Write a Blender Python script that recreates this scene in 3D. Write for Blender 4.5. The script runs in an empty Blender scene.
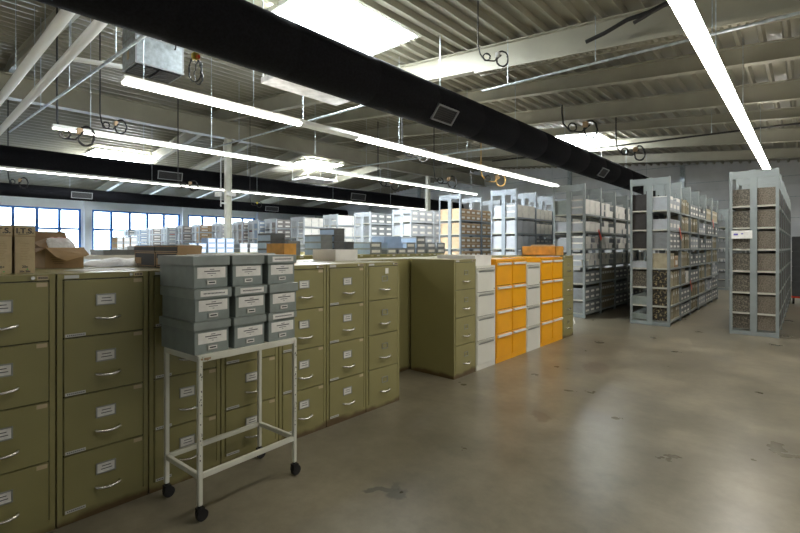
import bpy, bmesh, math, random
from mathutils import Vector, Matrix
random.seed(7)
S = bpy.context.scene
C = S.collection
PI = math.pi

# ------------------------------------------------------------------ camera
F = 456.0; H = 1.46; TH = math.atan(407/456)
cam = bpy.data.cameras.new('camera'); camo = bpy.data.objects.new('camera', cam); C.objects.link(camo)
camo.location = (0, 0, H); camo.rotation_euler = (PI/2, 0, TH)
cam.sensor_width = 36; cam.lens = 36*F/800; cam.shift_y = -19.5/800
cam.clip_start = 0.05; cam.clip_end = 300
S.camera = camo
cs, sn = math.cos(TH), math.sin(TH)
def Yat(px, X):                       # where a line X = const crosses the sight line of a column px
    t = (px-400)/F; d = X/(t*cs-sn); return d*(cs+t*sn)

# ------------------------------------------------------------------ light
S.view_settings.view_transform = 'Standard'; S.view_settings.look = 'None'
S.view_settings.gamma = 1; S.view_settings.use_curve_mapping = False
S.view_settings.exposure = 1.16
STRIP = 11.0; SKYL = 34.0
w = bpy.data.worlds.new('sky'); S.world = w; w.use_nodes = True
bg = w.node_tree.nodes['Background']; bg.inputs[0].default_value = (0.80, 0.90, 1.0, 1); bg.inputs[1].default_value = 1.2
WX = -32.0
wingroups = [(2.40, 7.55), (8.11, 13.26), (13.79, 18.94)]
for a, b in wingroups:
    l = bpy.data.lights.new('daylight', 'AREA'); l.shape = 'RECTANGLE'; l.size = b-a; l.size_y = 2.69
    l.energy = 240; l.color = (0.66, 0.83, 1.0)
    o = bpy.data.objects.new('daylight', l); C.objects.link(o)
    o.location = (WX-0.45, (a+b)/2, 2.36); o.rotation_euler = (0, -PI/2, 0); o.rotation_euler = (PI/2, 0, -PI/2)

# ------------------------------------------------------------------ materials
def mat(name, col, rough=0.5, metal=0.0, noise=0.0, nscale=8.0, bump=0.0, bscale=60.0, emit=None, es=0, alpha=None, spec=None, col2=None, lo=.35, hi=.65):
    m = bpy.data.materials.new(name); m.use_nodes = True
    nt = m.node_tree; N = nt.nodes; L = nt.links; p = N['Principled BSDF']
    p.inputs['Base Color'].default_value = (*col, 1); p.inputs['Roughness'].default_value = rough; p.inputs['Metallic'].default_value = metal
    if spec is not None: p.inputs['Specular IOR Level'].default_value = spec
    tc = N.new('ShaderNodeTexCoord')
    if noise or col2:
        n = N.new('ShaderNodeTexNoise'); n.inputs['Scale'].default_value = nscale; n.inputs['Detail'].default_value = 6
        L.new(tc.outputs['Object'], n.inputs['Vector'])
        r = N.new('ShaderNodeValToRGB')
        c2 = col2 if col2 else tuple(min(1, c*(1+noise)) for c in col)
        c1 = col if col2 else tuple(c*(1-noise) for c in col)
        r.color_ramp.elements[0].color = (*c1, 1); r.color_ramp.elements[1].color = (*c2, 1)
        r.color_ramp.elements[0].position = lo; r.color_ramp.elements[1].position = hi
        L.new(n.outputs['Fac'], r.inputs['Fac']); L.new(r.outputs['Color'], p.inputs['Base Color'])
    if bump:
        n = N.new('ShaderNodeTexNoise'); n.inputs['Scale'].default_value = bscale; n.inputs['Detail'].default_value = 4
        L.new(tc.outputs['Object'], n.inputs['Vector'])
        b = N.new('ShaderNodeBump'); b.inputs['Strength'].default_value = bump; b.inputs['Distance'].default_value = 0.01
        L.new(n.outputs['Fac'], b.inputs['Height']); L.new(b.outputs['Normal'], p.inputs['Normal'])
    if emit:
        p.inputs['Emission Color'].default_value = (*emit, 1); p.inputs['Emission Strength'].default_value = es
    return m
M = {}
M['wall'] = mat('painted panel wall', (.62, .635, .65), .6, noise=.06, nscale=1.5)
M['wallw'] = mat('white plaster wall', (.80, .84, .88), .7, noise=.04, nscale=1.5)
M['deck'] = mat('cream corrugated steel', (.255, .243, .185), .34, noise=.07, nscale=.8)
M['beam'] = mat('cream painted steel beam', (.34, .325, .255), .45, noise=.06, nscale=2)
M['galv'] = mat('galvanised sheet steel', (.42, .47, .50), .38, .6, noise=.2, nscale=14)
M['galvp'] = mat('galvanised panel', (.72, .70, .70), .5, .1, noise=.2, nscale=5)
M['duct'] = mat('black fabric duct', (.006, .006, .008), .85, noise=.3, nscale=30, bump=.25, bscale=12, spec=.15)
M['grille'] = mat('aluminium grille frame', (.30, .31, .32), .4, .3)
M['grillei'] = mat('grille mesh', (.02, .02, .022), .6)
M['white'] = mat('white enamel', (.75, .75, .72), .4)
M['tube'] = mat('lit tube', (1, 1, 1), .5, emit=(1, .95, .86), es=STRIP)
M['tubeoff'] = mat('unlit tube', (.8, .8, .78), .3)
M['skyp'] = mat('skylight panel', (1, 1, 1), .5, emit=(.90, .97, 1.0), es=SKYL)
M['blue'] = mat('blue window frame', (.015, .17, .62), .4)
M['black'] = mat('black rubber', (.010, .010, .011), .45)
M['cable'] = mat('black cable', (.012, .012, .012), .5)
M['ycable'] = mat('yellow cable', (.55, .33, .08), .5)
M['yellow'] = mat('yellow plug', (.5, .38, .02), .4)
M['chrome'] = mat('chrome handle', (.75, .74, .70), .22, .9)
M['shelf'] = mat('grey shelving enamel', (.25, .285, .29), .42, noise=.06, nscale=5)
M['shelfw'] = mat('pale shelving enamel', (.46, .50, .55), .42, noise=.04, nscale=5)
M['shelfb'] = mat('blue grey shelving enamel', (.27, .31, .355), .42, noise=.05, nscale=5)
M['shelfboard'] = mat('shelf board', (.46, .46, .40), .4, noise=.06, nscale=5)
M['label'] = mat('white paper label', (.80, .79, .75), .7, noise=.06, nscale=30)
M['ink'] = mat('label ink', (.06, .06, .065), .7)
M['metalframe'] = mat('steel label frame', (.36, .37, .35), .35, .6)
M['beige'] = mat('beige sticker', (.52, .42, .27), .6)
M['dymo'] = mat('white label strip', (.62, .62, .60), .5)
M['greybox'] = mat('grey green archive board', (.235, .272, .255), .55, noise=.10, nscale=9)
M['greylid'] = mat('grey archive board lid', (.265, .300, .282), .33, noise=.09, nscale=9)
M['bluebox_and_tint'] = mat('blue grey and window tinted board', (.26, .34, .46), .6, noise=.07, nscale=9)  # also serves as window light painted on the sides of grey boxes
M['darkbox'] = mat('dark grey board', (.085, .09, .098), .6, noise=.1, nscale=9)
M['midbox'] = mat('mid grey board', (.20, .215, .225), .6, noise=.1, nscale=9)
M['mauve'] = mat('grey brown board', (.27, .245, .24), .6, noise=.1, nscale=9)
M['lightbox'] = mat('light grey board', (.48, .51, .56), .6, noise=.05, nscale=9)
M['palebox'] = mat('pale grey board', (.40, .43, .47), .6, noise=.08, nscale=9)
M['whitebox'] = mat('white box board', (.82, .81, .77), .6, noise=.04, nscale=9)
M['tan'] = mat('tan box board', (.56, .42, .27), .6, noise=.1, nscale=9)
M['tanfront'] = mat('brown box front', (.37, .25, .135), .6, noise=.12, nscale=9)
M['brown'] = mat('dark brown board', (.030, .027, .026), .55, noise=.15, nscale=20)
M['volume'] = mat('buff file cover', (.38, .34, .235), .65, noise=.14, nscale=12)
M['volume2'] = mat('khaki file cover', (.24, .215, .14), .65, noise=.14, nscale=12)
M['marble'] = mat('brown marbled board', (.055, .049, .038), .6, col2=(.25, .225, .175), nscale=55, lo=.42, hi=.72)
M['marble2'] = mat('warm marbled board', (.095, .080, .060), .6, col2=(.27, .235, .185), nscale=75, lo=.40, hi=.7)
M['gold'] = mat('gold flecked board', (.018, .016, .012), .6, col2=(.42, .34, .18), nscale=26, lo=.50, hi=.70)
M['cardboard'] = mat('brown cardboard', (.40, .265, .135), .75, noise=.08, nscale=12)
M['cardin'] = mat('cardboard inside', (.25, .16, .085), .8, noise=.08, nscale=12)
M['kraft'] = mat('buff printed card', (.52, .42, .25), .65, noise=.07, nscale=25)
M['blackbox'] = mat('black card box', (.010, .010, .012), .5, noise=.2, nscale=12)
M['wood'] = mat('orange varnished wood', (.68, .33, .055), .4, noise=.16, nscale=10)
M['wrap'] = mat('bubble wrap', (.86, .87, .88), .3, noise=.08, nscale=60, bump=.8, bscale=70)
M['paper'] = mat('white paper', (.72, .72, .71), .6)
M['red'] = mat('red card', (.80, .05, .02), .5)
M['green'] = mat('green card', (.05, .50, .12), .5)
M['pink'] = mat('salmon tag', (.80, .22, .16), .5)
M['purple'] = mat('purple print', (.13, .10, .42), .5)
M['cream'] = mat('cream enamel', (.74, .74, .65), .42, col2=(.64, .64, .55), nscale=4)
M['glass'] = None

def enamel(name, col, rust=(.075, .035, .015), rl=.10, rough=.29):
    m = mat(name, col, rough, bump=.03, bscale=180)
    nt = m.node_tree; N = nt.nodes; L = nt.links; p = N['Principled BSDF']
    g = N.new('ShaderNodeNewGeometry'); s = N.new('ShaderNodeSeparateXYZ'); L.new(g.outputs['Position'], s.inputs[0])
    n = N.new('ShaderNodeTexNoise'); n.inputs['Scale'].default_value = 3.2; n.inputs['Detail'].default_value = 8; L.new(g.outputs['Position'], n.inputs['Vector'])
    m1 = N.new('ShaderNodeMath'); m1.operation = 'MULTIPLY_ADD'; L.new(n.outputs['Fac'], m1.inputs[0]); m1.inputs[1].default_value = -.16; L.new(s.outputs['Z'], m1.inputs[2])
    mr = N.new('ShaderNodeMapRange'); mr.inputs[1].default_value = -.06; mr.inputs[2].default_value = rl*.05-.03; mr.inputs[3].default_value = .85 if rl else 0; mr.inputs[4].default_value = 0
    L.new(m1.outputs[0], mr.inputs[0])
    n2 = N.new('ShaderNodeTexNoise'); n2.inputs['Scale'].default_value = 4; n2.inputs['Detail'].default_value = 5; L.new(g.outputs['Position'], n2.inputs['Vector'])
    v = N.new('ShaderNodeMixRGB'); v.inputs[1].default_value = (*[c*.88 for c in col], 1); v.inputs[2].default_value = (*[c*1.1 for c in col], 1); L.new(n2.outputs['Fac'], v.inputs[0])
    x = N.new('ShaderNodeMixRGB'); x.inputs[2].default_value = (*rust, 1)
    L.new(mr.outputs[0], x.inputs[0]); L.new(v.outputs[0], x.inputs[1]); L.new(x.outputs[0], p.inputs['Base Color'])
    return m
M['olive'] = enamel('olive enamel', (.280, .256, .108))
M['oliveg'] = enamel('dark seam', (.03, .028, .014))
M['orange'] = enamel('orange enamel', (.90, .41, .006), rl=0)
M['greywhite'] = enamel('off white enamel', (.74, .74, .67), rl=0)

def floor_mat():
    m = bpy.data.materials.new('polished concrete'); m.use_nodes = True
    nt = m.node_tree; N = nt.nodes; L = nt.links; p = N['Principled BSDF']
    tc = N.new('ShaderNodeTexCoord')
    def noise(sc, det=6, rough=.55):
        n = N.new('ShaderNodeTexNoise'); n.inputs['Scale'].default_value = sc; n.inputs['Detail'].default_value = det; n.inputs['Roughness'].default_value = rough
        L.new(tc.outputs['Object'], n.inputs['Vector']); return n
    n1 = noise(.5, 4, .5); n2 = noise(2.0, 5, .55); n3 = noise(11, 7, .7)
    r = N.new('ShaderNodeValToRGB'); r.color_ramp.elements[0].position = .36; r.color_ramp.elements[1].position = .66
    r.color_ramp.elements[0].color = (.160, .143, .103, 1); r.color_ramp.elements[1].color = (.228, .204, .151, 1)
    L.new(n1.outputs['Fac'], r.inputs['Fac'])
    r2 = N.new('ShaderNodeValToRGB'); r2.color_ramp.elements[0].position = .22; r2.color_ramp.elements[1].position = .78; r2.color_ramp.interpolation = 'EASE'; r.color_ramp.interpolation = 'EASE'
    r2.color_ramp.elements[0].color = (.78, .78, .77, 1); r2.color_ramp.elements[1].color = (1.20, 1.19, 1.17, 1)
    L.new(n2.outputs['Fac'], r2.inputs['Fac'])
    mx = N.new('ShaderNodeMixRGB'); mx.blend_type = 'MULTIPLY'; mx.inputs[0].default_value = 1
    L.new(r.outputs[0], mx.inputs[1]); L.new(r2.outputs[0], mx.inputs[2])
    r3 = N.new('ShaderNodeValToRGB'); r3.color_ramp.elements[0].position = .3; r3.color_ramp.elements[1].position = .7
    r3.color_ramp.elements[0].color = (.86, .86, .86, 1); r3.color_ramp.elements[1].color = (1.13, 1.13, 1.12, 1)
    L.new(n3.outputs['Fac'], r3.inputs['Fac'])
    mx2 = N.new('ShaderNodeMixRGB'); mx2.blend_type = 'MULTIPLY'; mx2.inputs[0].default_value = 1
    L.new(mx.outputs[0], mx2.inputs[1]); L.new(r3.outputs[0], mx2.inputs[2])
    last = mx2.outputs[0]
    # stains: position, half lengths, angle, colour, strength
    for (x, y, a, b, ang, colr, st) in [(-1.90, 1.96, .030, .11, -.75, (.072, .066, .052), .85), (-1.80, 2.00, .05, .075, -.3, (.072, .066, .052), .85), (-1.86, 2.04, .03, .05, .6, (.072, .066, .052), .7),
                                   (-1.72, 3.75, .06, .15, .7, (.10, .065, .042), .55), (-1.9, 5.7, .15, .28, .3, (.10, .065, .042), .45), (-1.3, 4.9, .12, .3, 1.2, (.11, .10, .08), .22),
                                   (.2, 3.4, .25, .6, .3, (.11, .10, .085), .15), (-.35, 2.1, .12, .25, .9, (.12, .10, .08), .2), (-.9, 6.9, .3, .5, .2, (.12, .105, .08), .2)]:
        mp = N.new('ShaderNodeMapping'); mp.vector_type = 'TEXTURE'; mp.inputs['Location'].default_value = (x, y, 0); mp.inputs['Rotation'].default_value = (0, 0, ang); mp.inputs['Scale'].default_value = (a, b, 1)
        ds = N.new('ShaderNodeMixRGB'); ds.inputs[0].default_value = .13; nd = noise(7, 4, .6)
        va = N.new('ShaderNodeVectorMath'); va.operation = 'MULTIPLY_ADD'; L.new(nd.outputs['Color'], va.inputs[0]); va.inputs[1].default_value = (.16, .16, 0)
        vb = N.new('ShaderNodeVectorMath'); vb.operation = 'SUBTRACT'; L.new(tc.outputs['Object'], vb.inputs[0]); vb.inputs[1].default_value = (.08, .08, 0)
        L.new(vb.outputs[0], va.inputs[2]); L.new(va.outputs[0], mp.inputs['Vector'])
        ln = N.new('ShaderNodeVectorMath'); ln.operation = 'LENGTH'; L.new(mp.outputs[0], ln.inputs[0])
        mr = N.new('ShaderNodeMapRange'); mr.inputs[1].default_value = .85; mr.inputs[2].default_value = 1.15; mr.inputs[3].default_value = st; mr.inputs[4].default_value = 0
        L.new(ln.outputs['Value'], mr.inputs[0])
        q = N.new('ShaderNodeMixRGB'); q.inputs[2].default_value = (*colr, 1); L.new(mr.outputs[0], q.inputs[0]); L.new(last, q.inputs[1]); last = q.outputs[0]
    L.new(last, p.inputs['Base Color'])
    rr = N.new('ShaderNodeMapRange'); rr.inputs[1].default_value = .1; rr.inputs[2].default_value = .9; rr.inputs[3].default_value = .24; rr.inputs[4].default_value = .36
    L.new(n2.outputs['Fac'], rr.inputs[0]); L.new(rr.outputs[0], p.inputs['Roughness'])
    p.inputs['Specular IOR Level'].default_value = .55
    return m
M['floor'] = floor_mat()
def glass_mat():
    m = bpy.data.materials.new('window glass'); m.use_nodes = True
    nt = m.node_tree; N = nt.nodes; L = nt.links
    p = N['Principled BSDF']; p.inputs['Transmission Weight'].default_value = 1; p.inputs['Roughness'].default_value = 0; p.inputs['IOR'].default_value = 1.02
    return m
M['glass'] = glass_mat()

# ------------------------------------------------------------------ mesh helper
class MB:
    def __init__(s): s.v = []; s.f = []; s.m = []; s.mats = []; s.sm = []
    def mi(s, m):
        if m not in s.mats: s.mats.append(m)
        return s.mats.index(m)
    def poly(s, pts, faces, m, smooth=False):
        b = len(s.v); s.v += [tuple(p) for p in pts]; k = s.mi(m)
        for f in faces: s.f.append([b+i for i in f]); s.m.append(k); s.sm.append(smooth)
    def box(s, x0, x1, y0, y1, z0, z1, m, T=None):
        P = [Vector(p) for p in [(x0,y0,z0),(x1,y0,z0),(x1,y1,z0),(x0,y1,z0),(x0,y0,z1),(x1,y0,z1),(x1,y1,z1),(x0,y1,z1)]]
        if T is not None: P = [T @ p for p in P]
        s.poly(P, [(0,3,2,1),(4,5,6,7),(0,1,5,4),(1,2,6,5),(2,3,7,6),(3,0,4,7)], m); return s
    def tube(s, pts, r, m, n=8, cap=True):
        pts = [Vector(p) for p in pts]; rings = []
        up = None
        for i, p in enumerate(pts):
            d = (pts[min(i+1, len(pts)-1)]-pts[max(i-1, 0)]).normalized()
            if up is None: up = Vector((0,0,1)) if abs(d.z) < .9 else Vector((1,0,0))
            a = (up - d*up.dot(d))
            a = a.normalized() if a.length > 1e-5 else d.orthogonal().normalized()
            up = a; b = d.cross(a)
            rings.append([p + (a*math.cos(2*PI*k/n)+b*math.sin(2*PI*k/n))*r for k in range(n)])
        V = [q for R in rings for q in R]; Fc = []
        for i in range(len(rings)-1):
            for k in range(n): Fc.append((i*n+k, i*n+(k+1) % n, (i+1)*n+(k+1) % n, (i+1)*n+k))
        s.poly(V, Fc, m, True)
        if cap: s.poly(rings[0], [tuple(range(n))[::-1]], m); s.poly(rings[-1], [tuple(range(n))], m)
        return s
    def prism(s, prof, y0, y1, m, axis='y', T=None):      # closed outline extruded along an axis
        n = len(prof)
        if axis == 'y': P = [(a, y0, b) for a, b in prof]+[(a, y1, b) for a, b in prof]
        elif axis == 'x': P = [(y0, a, b) for a, b in prof]+[(y1, a, b) for a, b in prof]
        else: P = [(a, b, y0) for a, b in prof]+[(a, b, y1) for a, b in prof]
        if T is not None: P = [T @ Vector(p) for p in P]
        s.poly(P, [tuple(range(n)), tuple(range(n, 2*n))[::-1]]+[((i+1) % n, i, n+i, n+(i+1) % n) for i in range(n)], m); return s
    def mesh(s, name, bevel=0):
        me = bpy.data.meshes.new(name); me.from_pydata(s.v, [], s.f)
        for m in s.mats: me.materials.append(m)
        for p, k, q in zip(me.polygons, s.m, s.sm): p.material_index = k; p.use_smooth = q
        bm = bmesh.new(); bm.from_mesh(me)
        if bevel: bmesh.ops.bevel(bm, geom=bm.edges[:], offset=bevel, segments=2, affect='EDGES', clamp_overlap=True)
        bmesh.ops.recalc_face_normals(bm, faces=bm.faces[:]); bm.to_mesh(me); bm.free()
        return me
def link(name, me, parent=None, loc=(0,0,0), rz=0):
    o = bpy.data.objects.new(name, me); C.objects.link(o); o.location = loc; o.rotation_euler = (0,0,rz)
    if parent is not None: o.parent = parent
    return o
def tag(o, label, cat, group=None, kind=None):
    if label: o['label'] = label
    if cat: o['category'] = cat
    if group: o['group'] = group
    if kind: o['kind'] = kind
    return o
def thing(name, label, cat, loc=(0,0,0), rz=0, group=None): return tag(link(name, None, None, loc, rz), label, cat, group)
def struct(name, mb, parent=None, bevel=0):
    o = link(name, mb.mesh(name, bevel), parent)
    if parent is None: o['kind'] = 'structure'
    return o
def bx(*a, m): return MB().box(*a, m)
def dup(root, loc, rz=0, label=None, group=None):
    r = root.copy(); C.objects.link(r); r.location = loc; r.rotation_euler = (0,0,rz)
    if label: r['label'] = label
    if group: r['group'] = group
    for ch in list(root.children):
        c = ch.copy(); C.objects.link(c); c.parent = r
        for g in list(ch.children):
            d = g.copy(); C.objects.link(d); d.parent = c
    return r
ORD = ['bottom', 'second', 'third', 'fourth', 'fifth', 'sixth', 'top']
NTH = ['first', 'second', 'third', 'fourth', 'fifth', 'sixth', 'seventh', 'eighth', 'ninth', 'tenth', 'eleventh', 'twelfth', 'thirteenth', 'fourteenth', 'fifteenth']

def X_at(px, Y): t = (px-400)/F; return Y*(t*cs-sn)/(cs+t*sn)
# ------------------------------------------------------------------ room shell
RX, Y0, Y1 = 6.0, -6.0, 25.7
RIDGE = -15.6
def roof(x): return 5.04-.09*x if x > RIDGE else 5.04-.09*RIDGE-.11*(RIDGE-x)
struct('floor', bx(WX-.3, RX+.3, Y0-.3, Y1+.3, -.2, 0, m=M['floor']))
def gable(y0, y1, m):
    b = MB(); b.prism([(WX-.3, 0), (RX+.3, 0), (RX+.3, roof(RX)+.15), (RIDGE, roof(RIDGE)+.15), (WX-.3, roof(WX)+.15)], y0, y1, m); return b
g = gable(Y1, Y1+.3, M['wall'])
for z in (.9, 1.8, 2.7, 3.6, 4.5, 5.4): g.box(WX, RX, Y1-.012, Y1+.01, z, z+.03, M['galv'])
wb = struct('wall_back', g)
struct('wall_front', gable(Y0-.3, Y0, M['wallw']))
struct('wall_right', bx(RX, RX+.3, Y0, Y1, 0, roof(RX)+.15, m=M['wall']))
WZ0, WZT, WZ1 = 1.02, 2.52, 3.70
g = MB(); zt = roof(WX)+.15
g.box(WX-.3, WX, Y0, Y1, 0, WZ0, M['wallw']); g.box(WX-.3, WX, Y0, Y1, WZ1, zt, M['wallw'])
edges = [Y0]+[e for ab in wingroups for e in ab]+[Y1]
for k in range(0, len(edges), 2): g.box(WX-.3, WX, edges[k], edges[k+1], WZ0, WZ1, M['wallw'])
for y in (7.83, 13.52, 19.2, 24.9, 2.12): g.box(WX, WX+.22, y-.16, y+.16, 0, zt-.2, M['wallw'])
struct('wall_left', g)
for k, (a, b) in enumerate(wingroups):
    n = 5; st = (b-a)/n; fr = MB(); t = .06
    xa, xb = WX-.14, WX-.04
    fr.box(xa, xb, a, b, WZ1-.11, WZ1, M['blue']); fr.box(xa, xb, a, b, WZ0, WZ0+.07, M['blue']); fr.box(xa, xb, a, b, WZT-t, WZT+t, M['blue'])
    for i in range(n+1):
        y = a+i*st; q = .11 if i in (0, n) else .07
        fr.box(xa, xb+.01, max(a, y-q), min(b, y+q), WZ0, WZ1, M['blue'])
    fo = struct('window_%d' % (k+1), fr)
    link('glass_pane', bx(WX-.10, WX-.094, a+.02, b-.02, WZ0+.02, WZ1-.02, m=M['glass']).mesh('glass_pane'), fo)
# corrugated roof deck, ribs run away from the viewer
prof = []; x = WX-.3; P = .33
while x < RX+.3:
    for dx, dz in ((0, 0), (.05, 0), (.085, .10), (.295, .10)): prof.append((x+dx, roof(x+dx)+dz))
    x += P
g = MB(); n = len(prof)
g.poly([(a, Y0-.3, z) for a, z in prof]+[(a, Y1+.3, z) for a, z in prof]+[(a, Y0-.3, z+.03) for a, z in prof]+[(a, Y1+.3, z+.03) for a, z in prof],
       [(i, i+1, n+i+1, n+i) for i in range(n-1)]+[(2*n+i+1, 2*n+i, 3*n+i, 3*n+i+1) for i in range(n-1)]+[(0, n, 3*n, 2*n), (n-1, 2*n-1, 4*n-1, 3*n-1)], M['deck'])
struct('ceiling', g)
# rafters (I-sections following the roof), ridge girder, posts
tk = 0
def isec(y, x0, x1, depth, wdt=.18, off=.0, m=None):
    m = m or M['beam']; g = MB()
    xs = [x0, x1] if (x0 > RIDGE or x1 < RIDGE) else [x0, RIDGE, x1]
    for a, b in zip(xs[:-1], xs[1:]):
        za, zb = roof(a)-off, roof(b)-off
        for (u0, u1, hw) in ((0, .02, wdt/2), (.02, depth-.02, .006), (depth-.02, depth, wdt/2)):
            g.prism([(a, za-u0), (b, zb-u0), (b, zb-u1), (a, za-u1)], y-hw, y+hw, m)
    return g
for y, dpt in ((-3.8, .42), (2.2, .30), (8.0, .46), (10.4, .34), (13.0, .42), (15.6, .26), (18.3, .40), (22.0, .36)):
    tk += 1; struct('trim_%d' % tk, isec(y, WX, RX, dpt))
g = MB(); zr = roof(RIDGE)-.46
g.box(RIDGE-.15, RIDGE+.15, Y0, Y1, zr-.03, zr, M['beam']); g.box(RIDGE-.01, RIDGE+.01, Y0, Y1, zr-.6, zr, M['beam']); g.box(RIDGE-.15, RIDGE+.15, Y0, Y1, zr-.63, zr-.6, M['beam'])
tk += 1; struct('trim_%d' % tk, g)
for X in (-26, -21, -10.0, -4.5, .8):
    tk += 1; g = MB(); g.box(X-.1, X+.1, Y1-.16, Y1, 0, roof(X)-.05, M['galv']); struct('trim_%d' % tk, g)
tk += 1; struct('trim_%d' % tk, bx(WX, RX, Y1-.05, Y1, 4.15, 4.25, m=M['wall']))
# ridge posts
for i, (px, base) in enumerate(((228, 0), (428, 0))):
    y = Yat(px, RIDGE)
    r = thing('steel_column', ['cream steel column with a thin conduit and socket boxes, behind the grey archive boxes',
                               'distant cream steel column beside the tan box shelving'][i], 'column', (RIDGE, y, 0), 0, None)
    g = MB(); g.box(-.09, .09, -.10, -.08, 0, zr-.62, M['cream']); g.box(-.09, .09, .08, .10, 0, zr-.62, M['cream']); g.box(-.01, .01, -.08, .08, 0, zr-.62, M['cream'])
    g.box(-.19, .19, -.18, .18, 0, .03, M['cream'])
    link('shaft', g.mesh('shaft'), r)
    link('conduit', MB().tube([(.06, -.30, 2.9), (.06, -.30, 4.6), (.06, -.20, 4.9), (.06, -.20, 5.2)], .018, M['white']).box(.03, .09, -.3, -.12, 3.0, 3.05, M['white']).mesh('conduit'), r)
    link('socket_box', bx(-.1, .18, -.45, -.33, 3.25, 3.42, m=M['white']).box(.1, .2, -.12, .2, 3.3, 3.45, M['white']).mesh('socket_box'), r)

# ------------------------------------------------------------------ skylights
def skylight(x, y, lx, ly, label):
    z = roof(x)
    r = thing('skylight', label, 'skylight', (x, y, z-.03))
    g = MB()
    for a in ((-lx/2-.06, -lx/2, -ly/2-.06, ly/2+.06), (lx/2, lx/2+.06, -ly/2-.06, ly/2+.06), (-lx/2, lx/2, -ly/2-.06, -ly/2), (-lx/2, lx/2, ly/2, ly/2+.06)):
        g.box(*a, 0, .10, M['white'])
    link('curb', g.mesh('curb'), r)
    g = MB(); i_ = .30
    g.poly([(-lx/2, -ly/2, .02), (lx/2, -ly/2, .02), (lx/2, ly/2, .02), (-lx/2, ly/2, .02), (-lx/2+i_, -ly/2+i_, -.10), (lx/2-i_, -ly/2+i_, -.10), (lx/2-i_, ly/2-i_, -.10), (-lx/2+i_, ly/2-i_, -.10)],
           [(0, 1, 2, 3), (7, 6, 5, 4), (0, 4, 5, 1), (1, 5, 6, 2), (2, 6, 7, 3), (3, 7, 4, 0)], M['skyp'])
    link('glow_body', g.mesh('glow_body'), r)  # glowing body in place of daylight, sloped downwards to light the deck
skylight(-6.75, 5.75, 2.0, 2.4, 'bright skylight above the nearest black duct')
skylight(-6.5, 17.6, 1.6, 2.0, 'bright skylight beyond the black duct, near the back shelving')
skylight(-19.9, 15.5, 1.8, 2.2, 'distant skylight left of the far cream column')
skylight(-23.2, 6.9, 1.8, 2.2, 'bright skylight above the left end of the second black duct')

# ------------------------------------------------------------------ ducts
def duct(X, z, r, y0, y1, grilles, label, rods):
    root = thing('ventilation_duct', label, 'duct', (X, 0, z), 0, None)
    g = MB(); k = int((y1-y0)/.6); n = 28; V = []; Fc = []
    ys = []
    yy = y0
    while yy < y1: ys += [(yy, r), (yy+.02, r*.985), (yy+.04, r)]; yy += 1.5
    ys.append((y1, r))
    for y, q in ys: V += [(math.cos(2*PI*i/n)*q, y, math.sin(2*PI*i/n)*q) for i in range(n)]
    for j in range(len(ys)-1):
        for i in range(n): Fc.append((j*n+i, j*n+(i+1) % n, (j+1)*n+(i+1) % n, (j+1)*n+i))
    g.poly(V, Fc, M['duct'], True); g.poly(V[:n], [tuple(range(n))], M['duct']); g.poly(V[-n:], [tuple(range(n))], M['duct'])
    link('duct_tube', g.mesh('duct_tube'), root)
    for (yc, ang, L, W) in grilles:
        T = Matrix.Rotation(ang, 4, 'Y')       # local +X becomes the outward direction
        g = MB(); a = r-.02
        for b in ((a, a+.045, yc-L/2, yc+L/2, -W/2, -W/2+.025), (a, a+.045, yc-L/2, yc+L/2, W/2-.025, W/2), (a, a+.045, yc-L/2, yc-L/2+.025, -W/2, W/2), (a, a+.045, yc+L/2-.025, yc+L/2, -W/2, W/2)):
            g.box(*b, M['grille'], T=T)
        q = link('grille', g.mesh('grille'), root); h = MB()
        h.box(a, a+.02, yc-L/2, yc+L/2, -W/2, W/2, M['grillei'], T=T)
        for j in range(7): h.box(a+.02, a+.035, yc-L/2+.03, yc+L/2-.03, -W/2+.04+j*(W-.08)/6-.004, -W/2+.04+j*(W-.08)/6+.004, M['brown'], T=T)
        link('grille_slats', h.mesh('grille_slats'), q)
    for y in rods: link('hanger', MB().tube([(-.0, y, r-.02), (0, y, roof(X)-z)], .008, M['galv'], 6).mesh('hanger'), root)
    return root
DZ = 4.10
duct(-5.22, DZ, .375, -5.5, Y1-.02, [(Yat(446, -4.9), math.radians(38), .62, .30), (Yat(604, -4.9), math.radians(38), .62, .30)],
     'nearest and largest black fabric ventilation duct crossing the whole ceiling', [1.2, 3.2, 7.0, 10, 13, 16, 19, 22])
duct(-17.5, DZ, .33, -5.5, Y1-.02, [(Yat(170, -17.2), math.radians(12), .85, .30), (Yat(358, -17.2), math.radians(12), 1.0, .34)],
     'middle black ventilation duct above a long light strip', [2, 6, 10, 14, 18, 22])
duct(-27.4, DZ, .30, -5.5, 24.2, [(Yat(82, -27.1), math.radians(10), .9, .32), (Yat(272, -27.1), math.radians(10), 1.0, .32)],
     'farthest black ventilation duct running above the blue-framed windows', [2, 6, 10, 14, 18, 22])

# ------------------------------------------------------------------ strip lights
def strip(X, z, y0, y1, label, unlit=(), rods=(), hw=.085):
    root = thing('strip_light', label, 'strip light', (X, y0, z), 0, None)
    L = y1-y0; link('housing', MB().prism([(-.05, .10), (.05, .10), (.06, .035), (-.06, .035)], 0, L, M['white']).mesh('housing'), root)
    n = max(1, round(L/1.45)); st = L/n
    for i in range(n):
        yc = y0+(i+.5)*st
        off = any(a < yc < b for a, b in unlit)
        g = MB(); nn = 10; pr = [(hw*math.cos(PI+PI*k/nn), .035+hw*.58*math.sin(PI+PI*k/nn)) for k in range(nn+1)]
        g.prism(pr, i*st+.01, (i+1)*st-.01, M['tubeoff'] if off else M['tube'])
        o = link('tube', g.mesh('tube'), root)
        if off: o['label'] = 'unlit section of the strip'
    for y in rods: link('hanger', MB().tube([(0, y-y0, .09), (0, y-y0, roof(X)-z+.02)], .006, M['galv'], 6).mesh('hanger'), root)
LZ = 3.62
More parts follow.
